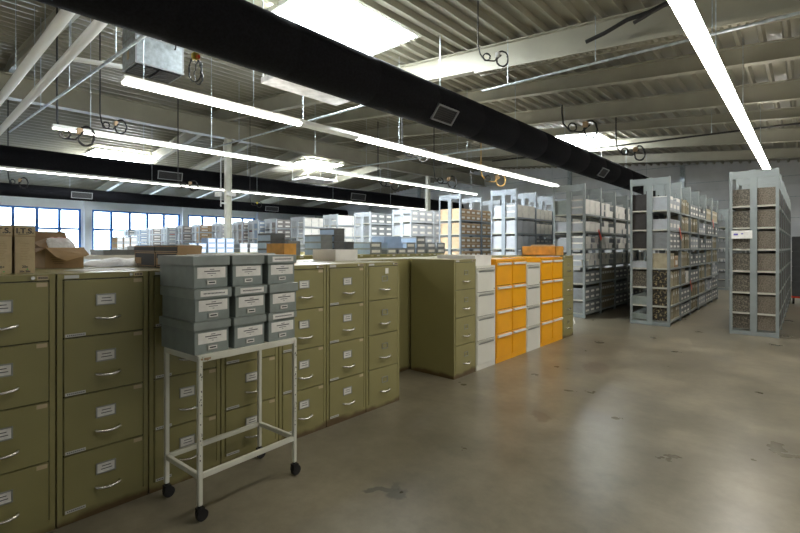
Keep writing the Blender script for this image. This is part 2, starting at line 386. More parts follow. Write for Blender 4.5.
strip(-.84, LZ, 1.2, 20.5, 'wide bright light strip at the right, ending above the marbled-box shelving', (), (3.9, 6.8, 10, 14))
strip(-6.72, LZ, 2.05, 16.0, 'nearest left light strip starting under the galvanised air unit, one section unlit', ((4.3, 5.6),), (2.3, 3.95, 7.5, 10.2, 13, 15.6))
strip(-6.72, LZ, -5.6, .2, 'added unseen fill strip behind the viewpoint in line with the nearest left one', (), (-4, -1))  # out of view, added to light box faces turned to the viewer
strip(-10.35, LZ, -5.6, .2, 'added unseen fill strip behind the viewpoint in line with the second left one', (), (-4, -1))  # second unseen strip added as fill from behind
strip(2.35, LZ, 3.4, 22, 'added unseen fill strip over the open floor right of the rightmost shelving', (), (0, 5, 10, 15, 20))  # extra strip outside the frame, added to brighten cabinet fronts and floor
strip(-10.35, LZ, 2.0, 16.4, 'light strip hanging under the tangled black cables, above the middle duct', (), (2.6, 5, 8, 11, 14, 16), .036)
strip(-16.75, LZ, .4, 21.0, 'long far light strip running along the underside of the middle duct', (), (2, 6, 10, 14, 18), .045)

# ------------------------------------------------------------------ things under the roof
r = thing('air_unit', 'galvanised box-shaped air handling unit with two dark underside grilles, hung left of the duct', 'air unit', (-7.76, 2.80, 4.22))
g = MB(); g.box(-.28, .28, -.35, .35, .0, .90, M['galv'])
link('casing', g.mesh('casing', .008), r)
g = MB()
for z in (0.0, .42, .88): g.box(-.286, .286, -.356, .356, z, z+.02, M['grille'])
for xx in (-.283, .263): 
    for yy in (-.353, .333): g.box(xx, xx+.02, yy, yy+.02, 0, .9, M['grille'])
link('edge_trim', g.mesh('edge_trim'), r)
for k in (-.17, .17):
    g = MB(); g.box(-.25, .25, k-.15, k+.15, -.012, .0, M['grillei'])
    for j in range(6): g.box(-.25+j*.09, -.24+j*.09, k-.15, k+.15, -.018, -.01, M['darkbox'])
    link('underside_grille', g.mesh('underside_grille'), r)
link('latch', MB().tube([(.285, .22, .36), (.31, .22, .40), (.31, .22, .48), (.285, .22, .54)], .012, M['black']).mesh('latch'), r)
link('notice_sticker', bx(-.06, .03, -.362, -.356, .12, .24, m=M['beige']).mesh('notice_sticker'), r)
for yy in (-.3, .3): link('hanger', MB().tube([(0, yy, .9), (0, yy, roof(-7.76)-4.22)], .012, M['galv'], 6).mesh('hanger'), r)

def panel(x, y, z, lx, ly, label):
    r = thing('metal_baffle', label, 'panel', (x, y, z))
    link('sheet', bx(-lx/2, lx/2, -ly/2, ly/2, 0, .10, m=M['galvp']).mesh('sheet', .006), r)
    for xx in (-1, 1):
        for yy in (-1, 1):
            X_, Y_ = xx*(lx/2-.03), yy*(ly/2-.03)
            link('hanger', MB().tube([(X_, Y_, .1), (X_, Y_, roof(x+X_)-z)], .008, M['white'], 6).mesh('hanger'), r)
panel(-6.42, 5.0, 4.22, .9, 1.66, 'flat pale metal panel hung beneath the skylight, behind the nearest duct')
panel(-6.5, 17.6, 4.75, 1.1, 1.8, 'pale metal panel hung beneath the skylight near the back shelving')
panel(-20.6, 15.9, 5.15, 1.5, 2.0, 'pale metal panel hung beneath the skylight left of the far cream column')
panel(-22.9, 7.0, 4.55, 1.5, 2.0, 'pale metal panel hung beneath the skylight above the middle duct')
# transverse white pipes at upper left, cable tray, conduits
def pipe(name, label, cat, pts, rad, m, group=None, n=10, rods=()):
    z0 = min(p[2] for p in pts)
    g = MB(); g.tube(pts, rad, m, n)
    for p in rods: g.tube([p, (p[0], p[1], roof(p[0])+.02)], .007, M['galv'], 6)
    return tag(link(name, g.mesh(name)), label, cat, group)
pipe('white_pipe', 'upper of two thick white pipes crossing the ceiling at upper left', 'pipe', [(-15.5, 1.50, 4.47), (-5.7, 1.50, 4.42)], .07, M['white'], rods=[(-8.2, 1.5, 4.42), (-10.5, 1.5, 4.42)])
pipe('white_pipe', 'lower of two thick white pipes crossing the ceiling at upper left', 'pipe', [(-15.5, 1.85, 4.36), (-5.7, 1.85, 4.42)], .07, M['white'], rods=[(-8.4, 1.85, 4.38), (-11, 1.85, 4.38)])
pipe('cable_conduit', 'thin galvanised conduit sloping behind the air unit at upper left', 'conduit', [(-15.2, 2.05, 4.40), (-5.68, 2.05, 4.0)], .022, M['galv'], rods=[(-7, 2.05, 4.07), (-9.4, 2.05, 4.17), (-11.6, 2.05, 4.26)])
pipe('white_pipe', 'short white pipe branching off the two thick pipes', 'pipe', [(-8.5, 1.9, 4.38), (-8.5, 3.4, 4.55)], .04, M['white'], rods=[(-8.5, 3.0, 4.5)])
pipe('cable_conduit', 'thin conduit under the nearest rafter, right of the skylight', 'conduit', [(-4.75, 7.75, 4.52), (1.5, 7.75, 4.43)], .022, M['galv'], rods=[(-4.2, 7.75, 4.5), (-2.6, 7.75, 4.5), (-1, 7.75, 4.5)])
pipe('cable_conduit', 'long thin conduit along the far rafter over the shelving', 'conduit', [(-9.0, 15.4, 4.75), (3, 15.4, 4.55)], .025, M['cable'], rods=[(-6, 15.4, 4.7), (-2, 15.4, 4.65)])
pipe('cable_conduit', 'thin conduit crossing between the first and second light strips', 'conduit', [(-14.0, 6.6, 4.5), (-5.75, 6.6, 4.4)], .022, M['galv'], rods=[(-12, 6.6, 4.48), (-9, 6.6, 4.44), (-7, 6.6, 4.42)])
pipe('cable_conduit', 'thin conduit crossing near the far end of the second light strip', 'conduit', [(-14.5, 11.6, 4.5), (-5.75, 11.6, 4.3)], .025, M['galv'], rods=[(-12, 11.6, 4.45), (-8, 11.6, 4.36)])
g = MB()
for i in range(60):
    xx = -5.0+i*.1
    z = roof(xx)-.50
    for j in range(4): g.box(xx, xx+.055, 7.86+j*.055, 7.90+j*.055, z, z+.012, M['beam'])
for yy in (7.85, 8.07): g.prism([(-5, roof(-5)-.53), (1, roof(1)-.53), (1, roof(1)-.46), (-5, roof(-5)-.46)], yy, yy+.012, M['beam'])
tag(link('cable_tray', g.mesh('cable_tray')), 'perforated cream cable tray along the nearest rafter', 'cable tray')
# hanging looped cables
def loop(c, r1, r2, turns, jit, n=26, tilt=0, dropx=0):
    pts = []
    for i in range(int(n*turns)+1):
        a = 2*PI*i/n
        pts.append((c[0]+math.sin(a)*r1*math.cos(tilt)*.95+random.uniform(-jit, jit), c[1]+math.sin(a)*r1*math.sin(tilt)+random.uniform(-jit, jit), c[2]+math.cos(a)*r2*(1+.1*math.sin(i*.3))+dropx*i/n))
    return pts
def cables(label, x, y, ztop, paths, plug=None, group=None):
    root = thing('hanging_cable', label, 'cable', (x, y, ztop))
    g = MB()
    for pts, rr, m in paths: g.tube(pts, rr, m, 6)
    link('cord', g.mesh('cord'), root)
    if plug:
        g = MB()
        for p, q, m in plug: g.box(p[0]-q, p[0]+q, p[1]-q, p[1]+q, p[2]-q*1.3, p[2]+q*1.3, m)
        link('plug', g.mesh('plug', .006), root)
    return root
x, y = -5.95, Yat(195, -5.95)
cables('coiled black cable with a yellow plug hanging beside the air unit', x, y, roof(x)-.02,
       [([(0, 0, .12), (0, 0, 3.90-roof(x))], .008, M['cable']), (loop((0, 0, 3.78-roof(x)), .075, .16, 2.2, .008, tilt=.9), .008, M['cable']), (loop((.02, 0.04, 3.74-roof(x)), .05, .15, 1.5, .01, tilt=.9), .007, M['cable'])],
       [((0, 0, 3.96-roof(x)), .035, M['yellow']), ((.05, .02, 3.95-roof(x)), .02, M['red'])])
def far_cable(px, py, d, label, sc=1.0, m='cable', plugm='tanfront'):
    t = (px-400)/F; X = d*(t*cs-sn); Y = d*(cs+t*sn); z = H-(py-247)*d/F; zt = roof(X)-.01
    k = z-zt
    p1 = [(0, 0, .12), (0, 0, k+.35*sc), (.03, .02, k+.1*sc), (.15*sc, .1*sc, k-.08*sc), (.35*sc, .25*sc, k-.10*sc), (.5*sc, .35*sc, k+.05*sc)]
    p2 = loop((.5*sc, .4*sc, k-.05*sc), .16*sc, .2*sc, 2, .012*sc, tilt=.8)
    return cables(label, X, Y, zt, [(p1, .019*sc, M[m]), (p2, .018*sc, M[m]), (loop((.2*sc, .1*sc, k), .1*sc, .09*sc, 1.3, .01, tilt=.8), .018*sc, M['cable'])], [((.42*sc, .3*sc, k+.06*sc), .05*sc, M[plugm])])
far_cable(562, 128, 13.0, 'black cable with loops hanging between the black duct and the right light strip', 1.25)
far_cable(616, 152, 14.0, 'coil of black cable hanging above the front shelving blocks', 1.1)
far_cable(57, 135, 8.6, 'tangled black cables at the start of the second light strip', .9)
far_cable(100, 126, 9.5, 'short black cable and plug above the second light strip', .7)
far_cable(481, 179, 15.0, 'orange cable loop hanging below the nearest left light strip', 1.0, 'ycable')
far_cable(402, 154, 11.0, 'black cable coil hanging over the first light strip', .8)
far_cable(434, 181, 16.0, 'brown plug and cable coil near the end of the second light strip', 1.0)
far_cable(378, 184, 17.0, 'dark cable coil hanging behind the second light strip', 1.0)
far_cable(178, 185, 14.5, 'cable coil hanging just below the middle black duct', .8)
far_cable(8, 182, 14.2, 'black cable bundle hanging at the far left below the middle duct', .8)
far_cable(478, 58, 7.3, 'black cable clipped to the nearest rafter by a white box', .6, 'cable', 'white')
far_cable(250, 204, 15.5, 'small yellow plug hanging beneath the long far light strip', .5, 'cable', 'yellow')
g = MB().tube([(-2.75, 7.74, 4.88), (-2.45, 7.73, 4.93), (-2.1, 7.70, 5.02), (-1.8, 7.7, 5.03), (-1.5, 7.7, 5.10)], .035, M['cable']).tube([(-2.0, 7.66, 4.92), (-1.75, 7.66, 5.0), (-1.4, 7.7, 5.12)], .03, M['brown'])
tag(link('cable_bundle', g.mesh('cable_bundle')), 'thick black cable bundle draped over the nearest rafter at upper right', 'cable')

# ------------------------------------------------------------------ filing cabinets
def tube_arc(m, y0, y1, z, out, rad, sag=.0):
    pts = [(0, y0, z)]
    for i in range(9):
        u = i/8; pts.append((out*(.75+.25*math.sin(PI*u)), y0+.006+(y1-y0-.012)*u, z-sag*math.sin(PI*u)))
    pts.append((0, y1, z)); return MB().tube(pts, rad, m, 8)
CM = {}
def cab_meshes():
    W = .437; CW = W
    body = MB(); D = .62
    body.box(-D, -.012, 0, W, 0.0, 1.32, M['olive'])
    body.box(-.012, 0, 0, .024, 0, 1.32, M['olive']); body.box(-.012, 0, W-.024, W, 0, 1.32, M['olive'])
    body.box(-.012, 0, .024, W-.024, 0, .055, M['olive']); body.box(-.012, .004, .0, W, 1.290, 1.32, M['olive'])
    body.box(-.0125, -.0115, .024, W-.024, .055, 1.290, M['oliveg'])
    CM['body'] = body.mesh('cabinet_body')
    CM['front'] = bx(-.02, .004, .028, W-.028, 0, .303, m=M['olive']).mesh('drawer', .003)
    CM['handle'] = tube_arc(M['chrome'], .170, .288, .095, .034, .0080, .007).mesh('handle')
    g = MB(); y0, y1, z0, z1 = .178, .262, .166, .216
    g.box(.004, .0055, y0, y1, z0, z1, M['label'])
    for a in ((y0-.006, y1+.006, z1, z1+.006), (y0-.006, y1+.006, z0-.006, z0), (y0-.006, y0, z0, z1), (y1, y1+.006, z0, z1)): g.box(.004, .009, *a, M['metalframe'])
    for j, (a, b) in enumerate(((.2, .244), (.196, .25))): g.box(.0055, .0062, a, b, .197-j*.016, .201-j*.016, M['ink'])
    CM['holder'] = g.mesh('label_holder')
    g = MB(); y0, y1, z0, z1 = .20, .262, .170, .210
    for a in ((y0-.006, y1+.006, z1, z1+.006), (y0-.006, y1+.006, z0-.006, z0), (y0-.006, y0, z0, z1), (y1, y1+.006, z0, z1)): g.box(.004, .009, *a, M['metalframe'])
    CM['emptyholder'] = g.mesh('label_holder')
    CM['sticker'] = bx(.004, .0052, W-.078, W-.034, .277, .298, m=M['beige']).mesh('sticker')
    g = MB().box(.004, .0052, .034, .125, .004, .020, M['dymo'])
    for k in range(9): g.box(.0052, .0056, .042+k*.009, .047+k*.009, .009, .015, M['ink'])
    CM['strip'] = g.mesh('label_strip')
    g = MB().box(.004, .0055, W-.075, W-.03, 1.292, 1.314, M['beige'])
    for k in range(5): g.box(.0055, .006, W-.07+k*.008, W-.065+k*.008, 1.297, 1.309, M['ink'])
    CM['toplabels'] = g.mesh('top_stickers')
    CM['toplabel'] = MB().box(.004, .0055, .03, .095, 1.294, 1.311, M['dymo']).mesh('sticker')
    CM['lock'] = MB().tube([(.004, .345, 1.304), (.010, .345, 1.304)], .009, M['chrome'], 12).mesh('lock')
cab_meshes()
def olive_cab(X, Y, label, full=True, seed=0, group=None):
    r = thing('filing_cabinet', label, 'filing cabinet', (X, Y, 0), 0, group)
    link('cabinet_body', CM['body'], r); link('top_sticker', CM['toplabels'], r); link('top_sticker', CM['toplabel'], r); link('lock', CM['lock'], r)
    rnd = random.Random(seed)
    for k in range(4):
        z = .055+k*.3085
        d = link('drawer', CM['front'], r, (0, 0, z))
        link('handle', CM['handle'], d); 
        link('label_holder', CM['holder'] if full else CM['emptyholder'], d)
        if full:
            link('sticker', CM['sticker'], d)
            link('label_strip', CM['strip'], d)
    return r
XF = -2.90
names = ['olive four-drawer filing cabinet at the left edge, buff boxes on top', 'olive four-drawer filing cabinet next to the leftmost one, cardboard box on top',
         'olive four-drawer filing cabinet behind the left end of the white trolley', 'olive four-drawer filing cabinet behind the middle of the white trolley',
         'olive four-drawer filing cabinet behind the right end of the white trolley', 'olive four-drawer filing cabinet with paper labels, second from the gap in the row',
         'olive four-drawer filing cabinet beside the gap, empty label holders and paper tag']
for i in range(7):
    c = olive_cab(XF, .135+i*.4445, names[i], i < 6, i)
    if i == 6: link('paper_tag', bx(.004, .006, .24, .28, 1.215, 1.265, m=M['label']).mesh('paper_tag'), c, (0, 0, 0))
olive_cab(XF+.005, 4.135, 'olive filing cabinet at the left end of the second row, before the orange ones', False, 20)
olive_cab(XF, 7.13, 'olive filing cabinet at the far right end of the row, after the orange ones', False, 21)

def modern_cab(Y, W, Ht, kind, label):
    m = M['orange'] if kind == 'orange' else M['greywhite']
    r = thing('orange_filing_cabinet' if kind == 'orange' else 'white_filing_cabinet', label, 'filing cabinet', (XF, Y, 0))
    g = MB().box(-.62, -.015, 0, W, 0, Ht, m).box(-.015, 0, 0, W, Ht-.03, Ht, m).box(-.015, 0, 0, W, 0, .06, m).box(-.015, 0, 0, .012, .06, Ht-.03, m).box(-.015, 0, W-.012, W, .06, Ht-.03, m)
    g.box(-.0155, -.0145, .012, W-.012, .06, Ht-.03, M['oliveg'])
    link('cabinet_body', g.mesh('cabinet_body'), r)
    n = 4; hh = (Ht-.03-.06)/n
    if kind == 'orange':
        fr = bx(-.03, .006, .014, W-.014, .004, hh-.006, m=m).mesh('drawer', .003)
        hd = MB().prism([(.006, hh-.046), (.024, hh-.044), (.028, hh-.018), (.006, hh-.014)], .03, W-.03, M['white']).box(.0245, .0285, .05, W-.09, hh-.040, hh-.022, M['label']).mesh('handle')
        lk = MB().tube([(.006, W-.045, hh-.03), (.026, W-.045, hh-.03)], .009, M['black'], 10).mesh('lock')
    else:
        g = MB().box(-.03, .006, .014, W-.014, .004, hh-.045, m).box(-.03, -.006, .014, W-.014, hh-.045, hh-.006, M['greywhite']).box(-.006, .006, .014, W-.014, hh-.018, hh-.006, m)
        fr = g.mesh('drawer'); hd = MB().prism([(-.008, hh-.045), (.012, hh-.045), (.012, hh-.030), (.004, hh-.038)], .05, W-.05, M['metalframe']).mesh('handle')
        lk = MB().tube([(.004, W-.04, .03), (.012, W-.04, .03)], .008, M['chrome'], 10).mesh('lock')
    for k in range(n):
        d = link('drawer', fr, r, (0, 0, .06+k*hh)); link('handle', hd, d)
        if k == n-1: link('lock', lk, d)
    return r
modern_cab(4.60, .43, 1.235, 'white', 'off-white filing cabinet between the near olive one and the orange pair')
modern_cab(5.05, .405, 1.305, 'orange', 'orange filing cabinet beside the nearer off-white one')
modern_cab(5.46, .405, 1.305, 'orange', 'orange filing cabinet second from the nearer off-white one')
modern_cab(5.885, .43, 1.235, 'white', 'off-white filing cabinet standing between the two orange pairs')
modern_cab(6.33, .395, 1.305, 'orange', 'orange filing cabinet just right of the farther off-white one')
modern_cab(6.73, .395, 1.305, 'orange', 'orange filing cabinet nearest the far olive one')
# second line, back to back: only backs, sides and tops are in view
plain = MB().box(-.62, 0, 0, .437, 0, 1.32, M['olive']); plain.box(-.621, -.61, .0, .437, 1.27, 1.275, M['oliveg'])
plain.box(-.03, .002, .01, .427, .0, .05, M['olive'])
pm = plain.mesh('filing_cabinet')
for i in range(16):
    o = link('filing_cabinet', pm, None, (-3.555, .135+i*.4445, 0))
    if i < 7: lb, gp = 'plain back of an olive filing cabinet directly behind the front olive row', 'olive cabinets backing onto the front row'
    elif i in (7, 8): lb, gp = 'olive cabinet back seen in the gap between the two front rows', 'olive cabinet backs in the gap'
    else: lb, gp = 'olive cabinet backing onto the orange and off-white row, top in view', 'olive cabinets behind the orange row'
    tag(o, lb, 'filing cabinet', gp)
# farther rows, drawer fronts towards us
fm = MB().box(-.62, 0, 0, .437, 0, 1.32, M['olive'])
for k in range(4): fm.box(0, .008, .03, .407, .06+k*.304, .355+k*.304, M['olive']); fm.box(.008, .014, .17, .26, .22+k*.304, .27+k*.304, M['label']); fm.box(.008, .035, .17, .27, .14+k*.304, .15+k*.304, M['chrome'])
fm.box(0, .005, .05, .12, 1.285, 1.306, M['dymo']); fm.box(0, .005, .33, .40, 1.283, 1.308, M['beige'])
fme = fm.mesh('filing_cabinet')
XR2 = -6.15; XR3 = -10.6
for i in range(13):
    tag(link('filing_cabinet', fme, None, (XR2, 2.62+i*.4445, 0)), 'olive cabinet in the row across the aisle, grey boxes on top', 'filing cabinet', 'olive cabinets across the first aisle')
for i in range(13):
    tag(link('filing_cabinet', fme, None, (XR3, 3.0+i*.4445, 0)), 'olive cabinet in the third row back, blue-grey boxes on top', 'filing cabinet', 'olive cabinets in the third row')

# ------------------------------------------------------------------ trolley
TR = (-2.41, 1.10); TA = math.radians(3.5)
r = thing('white_trolley', 'tall white metal trolley frame on black castors, carrying nine grey archive boxes', 'trolley', (TR[0], TR[1], 0), TA)
TL, TW, LT = .628, .375, .873
q = .012
for xx in (0, -TW):
    for yy in (0, TL):
        g = MB().box(xx-q, xx+q, yy-q, yy+q, .085, LT, M['cream'])
        link('leg', g.mesh('leg', .003), r)
        w_ = MB(); cx, cy = xx, yy
        w_.tube([(cx-.012, cy+.012, .031), (cx+.012, cy+.012, .031)], .031, M['black'], 20)
        w_.prism([(cy-.018, .035), (cy+.026, .03), (cy+.024, .062), (cy+.006, .074), (cy-.014, .07)], cx-.018, cx-.013, M['black'], 'x')
        w_.prism([(cy-.018, .035), (cy+.026, .03), (cy+.024, .062), (cy+.006, .074), (cy-.014, .07)], cx+.013, cx+.018, M['black'], 'x')
        w_.box(cx-.018, cx+.018, cy-.016, cy+.020, .064, .074, M['black']); w_.tube([(cx, cy, .07), (cx, cy, .09)], .008, M['black'])
        link('castor', w_.mesh('castor'), r)
for z, hh in ((.24, .014), (LT-.012, .014)):
    for a in ((-.010, .012, q, TL-q), (-TW-.012, -TW+.010, q, TL-q)): link('rail', bx(*a, z-hh, z+hh, m=M['cream']).mesh('rail', .002), r)
    for a in ((-TW+q, -q, -.012, .010), (-TW+q, -q, TL-.010, TL+.012)): link('rail', bx(*a, z-hh, z+hh, m=M['cream']).mesh('rail', .002), r)
link('top_shelf', bx(-TW-.01, .01, -.01, TL+.01, LT+.002, LT+.006, m=M['cream']).mesh('top_shelf'), r)
g = MB()
rr = random.Random(3)
for k in range(26):
    z = rr.uniform(.3, .84); h_ = rr.uniform(.003, .009); y_ = rr.uniform(-.008, .008); wv = rr.uniform(.001, .003)
    for yy in (0, TL): g.box(q, q+.0006, yy+y_-wv, yy+y_+wv, z, z+h_, M['ink'])
for k in range(12):
    y_ = rr.uniform(0, .05); g.box(.012, .0126, y_, y_+rr.uniform(.003, .012), LT-.02+rr.uniform(-.004, .012), LT-.006, M['tanfront'])
link('paint_chips', g.mesh('paint_chips'), r)
T0 = Matrix.Translation((TR[0], TR[1], 0)) @ Matrix.Rotation(TA, 4, 'Z')
BW, BD, BH = .217, .405, .176
def archive(k, row, lidlabel, tilt, label):
    # origin at base centre, label side towards +X
    yc = (k+.5)*.2285-.028; z0 = LT+.0065+row*(BH+.0015)
    dx = [-.030, -.020, -.044][row]+[0, -.004, .006][k]*(row-1)*.8+k*.010
    p = T0 @ Vector((-TW/2+dx-.003, yc, z0))
    r = thing('archive_box', label, 'archive box', p, TA+tilt, 'grey archive boxes on the white trolley')
    b = MB().box(-BD/2+.010, BD/2-.010, -BW/2+.009, BW/2-.009, 0, BH-.008, M['greybox']); link('box_body', b.mesh('box_body', .002), r)
    f = BD/2
    l = MB(); l.box(-f, f, -BW/2, BW/2, BH-.052 if row else BH-.045, BH, M['greylid']); link('lid', l.mesh('lid', .002), r)
    x_ = f-.010
    g = MB().box(x_, x_+.0012, -.080, .086, .054, .114, M['label'])
    for j, (a, c) in enumerate(((-.012, .014), (-.045, .048), (-.028, .024), (-.006, .004))): g.box(x_+.0012, x_+.0018, a+.004, c+.004, .1005-j*.0115, .1035-j*.0115+(.002 if j == 1 else 0), M['ink'])
    link('paper_label', g.mesh('paper_label'), r)
    g = MB().box(x_, x_+.004, -.028, .032, .016, .044, M['metalframe']).box(x_+.004, x_+.0046, -.022, .026, .021, .039, M['whitebox']).box(x_+.0046, x_+.005, -.017, .021, .026, .034, M['ink'])
    link('label_holder', g.mesh('label_holder'), r)
    if lidlabel:
        g = MB().box(f, f+.0012, -.075, .082, BH-.041, BH-.010, M['label'])
        for j in range(16): g.box(f+.0012, f+.0017, -.058+j*.0078, -.053+j*.0078, BH-.029, BH-.022, M['ink'])
        link('lid_label', g.mesh('lid_label'), r)
posn = ['left', 'middle', 'right']; rown = ['bottom', 'middle', 'top']
for row in range(3):
    for k in range(3):
        ll = (row, k) in ((1, 0), (1, 1), (0, 2), (2, 2))
        archive(k, row, ll, random.uniform(-.012, .012), 'grey lidded archive box on the white trolley, %s stack, %s layer%s' % (posn[k], rown[row], ', label on its lid' if ll else ''))
tag(link('paper_sheet', bx(-.16, .12, -.10, .34, 0, .003, m=M['paper']).mesh('paper_sheet'), None, T0 @ Vector((-.20, .22, LT+.0065+3*(BH+.0015)+.001)), TA+.1), 'white papers lying on top of the grey archive boxes', 'paper')

# ------------------------------------------------------------------ things on the near cabinets
TOP = 1.3205
def text(parent, s, size, m, M4, name='lettering'):
    cu = bpy.data.curves.new(name, 'FONT'); cu.body = s; cu.size = size; cu.extrude = .0004; cu.align_x = 'CENTER'; cu.offset = size*.03
    t = bpy.data.objects.new(name, cu); C.objects.link(t)
    bpy.context.view_layer.update()
    me = bpy.data.meshes.new_from_object(t.evaluated_get(bpy.context.evaluated_depsgraph_get())); bpy.data.objects.remove(t)
    me.transform(M4); me.materials.clear(); me.materials.append(m)
    return link(name, me, parent)
RX90 = Matrix(((0, 0, 1, 0), (1, 0, 0, 0), (0, 1, 0, 0), (0, 0, 0, 1)))      # writing plane -> facing +X, reading along +Y
def its(Y, label, reds):
    r = thing('film_box', label, 'box', (-3.09, Y, TOP), 0, 'buff boxes at the left edge')
    w_ = .084; h_ = .252
    link('box_body', bx(-.21, 0, 0, w_, 0, h_-.002, m=M['kraft']).mesh('box_body', .002), r)
    g = MB().box(-.212, .002, -.002, w_+.002, h_-.056, h_+.001, M['kraft']); l = link('lid', g.mesh('lid', .002), r)
    g = MB(); g.box(.002, .0026, -.002, w_+.002, h_-.003, h_+.001, M['ink']); g.box(.002, .0026, -.002, w_+.002, h_-.057, h_-.053, M['tanfront'])
    g.box(.002, .0026, .012, .06, h_-.047, h_-.045, M['ink']); link('lid_print', g.mesh('lid_print'), l)
    text(l, 'I.T.S.', .038, M['ink'], Matrix.Translation((.0025, w_/2, h_-.040)) @ RX90)
    g = MB(); rr = random.Random(int(Y*100))
    for j in range(12): g.box(0, .0008, .022, .022+rr.uniform(.02, .045), .165-j*.0085, .1665-j*.0085, M['tanfront'])
    g.box(0, .0008, .0, .0012, 0, h_-.06, M['ink']); link('print', g.mesh('print'), r)  # print bars, plus a dark edge painted for the shaded gap between boxes
    text(r, '20+' if reds else '20x', .017, M['ink'], Matrix.Translation((.0008, w_*.5, .030)) @ RX90)
    if not reds: text(r, '20x 20x', .014, M['ink'], Matrix.Translation((.0008, w_*.5, .006)) @ RX90)
    d = MB()
    if reds: d.tube([(0, .018, .055), (.0012, .018, .055)], .008, M['red'], 14)
    d.tube([(0, w_*.62, .022 if not reds else .012), (.0012, w_*.62, .022 if not reds else .012)], .0035, M['green'], 10)
    link('dot_sticker', d.mesh('dot_sticker'), r)
its(.437, 'buff upright box lettered I.T.S., right one, nearest the cardboard box', False)
its(.342, 'buff upright box lettered I.T.S. with a red dot, at the left edge', True)

# open cardboard box
r = thing('cardboard_box', 'open brown cardboard box full of bubble wrap on the second olive cabinet', 'cardboard box', (-3.64, .665, TOP), math.radians(6))
L_, W_, H_ = .215, .24, .135; t = .004
g = MB().box(-W_, 0, 0, L_, 0, t, M['cardboard']).box(-t, 0, 0, L_, 0, H_, M['cardboard']).box(-W_, -W_+t, 0, L_, 0, H_, M['cardboard']).box(-W_, 0, 0, t, 0, H_, M['cardboard']).box(-W_, 0, L_-t, L_, 0, H_, M['cardboard'])
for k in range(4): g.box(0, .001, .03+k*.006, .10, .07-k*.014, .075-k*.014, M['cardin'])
link('box_body', g.mesh('box_body'), r)
def flap(pts, th, m): 
    g = MB(); n = len(pts); a = [Vector(p) for p in pts]; nv = (a[1]-a[0]).cross(a[2]-a[0]).normalized()*th
    g.poly(a+[p+nv for p in a], [tuple(range(n)), tuple(range(n, 2*n))[::-1]]+[((i+1) % n, i, n+i, n+(i+1) % n) for i in range(n)], m); return g
link('flap', flap([(0, .0, H_), (0, L_, H_), (.08, L_+.005, H_-.045), (.10, .085, H_-.085), (.07, .04, H_-.06)], t, M['cardboard']).mesh('flap'), r)
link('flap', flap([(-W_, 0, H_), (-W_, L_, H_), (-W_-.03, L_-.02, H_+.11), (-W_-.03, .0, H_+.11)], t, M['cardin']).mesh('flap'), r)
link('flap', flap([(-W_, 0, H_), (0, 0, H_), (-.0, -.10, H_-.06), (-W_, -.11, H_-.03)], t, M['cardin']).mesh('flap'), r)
link('flap', flap([(-W_, L_, H_), (0, L_, H_), (-.05, L_+.03, H_-.06), (-W_+.03, L_+.03, H_-.06)], t, M['cardboard']).mesh('flap'), r)
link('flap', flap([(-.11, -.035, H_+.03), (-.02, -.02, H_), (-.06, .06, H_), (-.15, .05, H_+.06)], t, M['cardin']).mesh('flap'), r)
g = MB(); nx, ny = 14, 20; V = []
for i in range(nx+1):
    for j in range(ny+1):
        u, v = i/nx, j/ny; z = .05+.150*(1-(2*u-1)**4)*(1-(2*v-1)**6)+.008*math.sin(u*17)*math.sin(v*23)
        V.append((-W_+.01+u*(W_-.02), .012+v*(L_-.024), z))
g.poly(V, [(i*(ny+1)+j, i*(ny+1)+j+1, (i+1)*(ny+1)+j+1, (i+1)*(ny+1)+j) for i in range(nx) for j in range(ny)], M['wrap'], True)
g.poly([V[0], V[ny], V[-1], V[-1-ny]], [(0, 1, 2, 3)], M['wrap'])
ct = tag(link('bubble_wrap', g.mesh('bubble_wrap'), None, (-3.64, .665, TOP), math.radians(6)), 'clear bubble wrap bundle filling the open cardboard box', 'bubble wrap')
g = MB()
for k in range(3): g.box(-.07-k*.03, -.062-k*.03, .05+.02*k, .20, .201, .2025, M['pink'])
link('red_print', g.mesh('red_print'), ct)

# papers and wrapped bundles behind
def sheet(x, y, lx, ly, rz, label, z=TOP, h=.004, m='paper', name='paper_sheet', cat='paper'):
    return tag(link(name, bx(-lx/2, lx/2, -ly/2, ly/2, 0, h, m=M[m]).mesh(name), None, (x, y, z), rz), label, cat)
sheet(-3.22, .86, .21, .30, .25, 'loose white sheets on the second olive cabinet before the cardboard box')
g = MB(); V = []; nx, ny = 10, 26
for i in range(nx+1):
    for j in range(ny+1):
        u, v = i/nx, j/ny; z = .002+.052*(1-(2*u-1)**6)*(1-(2*v-1)**8)+.006*math.sin(v*31+u*3)
        V.append((-.25+u*.5, -.3+v*.9, z))
g.poly(V, [(i*(ny+1)+j, i*(ny+1)+j+1, (i+1)*(ny+1)+j+1, (i+1)*(ny+1)+j) for i in range(nx) for j in range(ny)], M['wrap'], True)
g.poly([V[0], V[ny], V[-1], V[-1-ny]], [(0, 1, 2, 3)], M['wrap'])
tag(link('bubble_wrap', g.mesh('bubble_wrap'), None, (-3.88, 1.25, TOP), 0), 'flat white wrapped bundle between the cardboard box and the black boxes', 'bubble wrap')
# simple table beyond with a white top
r = thing('white_table', 'white table beyond the cabinets with grey box lids on it, before the windows', 'table', (-6.2, 1.6, 0))
link('table_top', bx(-.8, .5, -.9, .75, 1.33, 1.37, m=M['whitebox']).mesh('table_top', .004), r)
for xx in (-.75, .45):
    for yy in (-.85, .7): link('leg', bx(xx-.02, xx+.02, yy-.02, yy+.02, 0, 1.33, m=M['galv']).mesh('leg'), r)

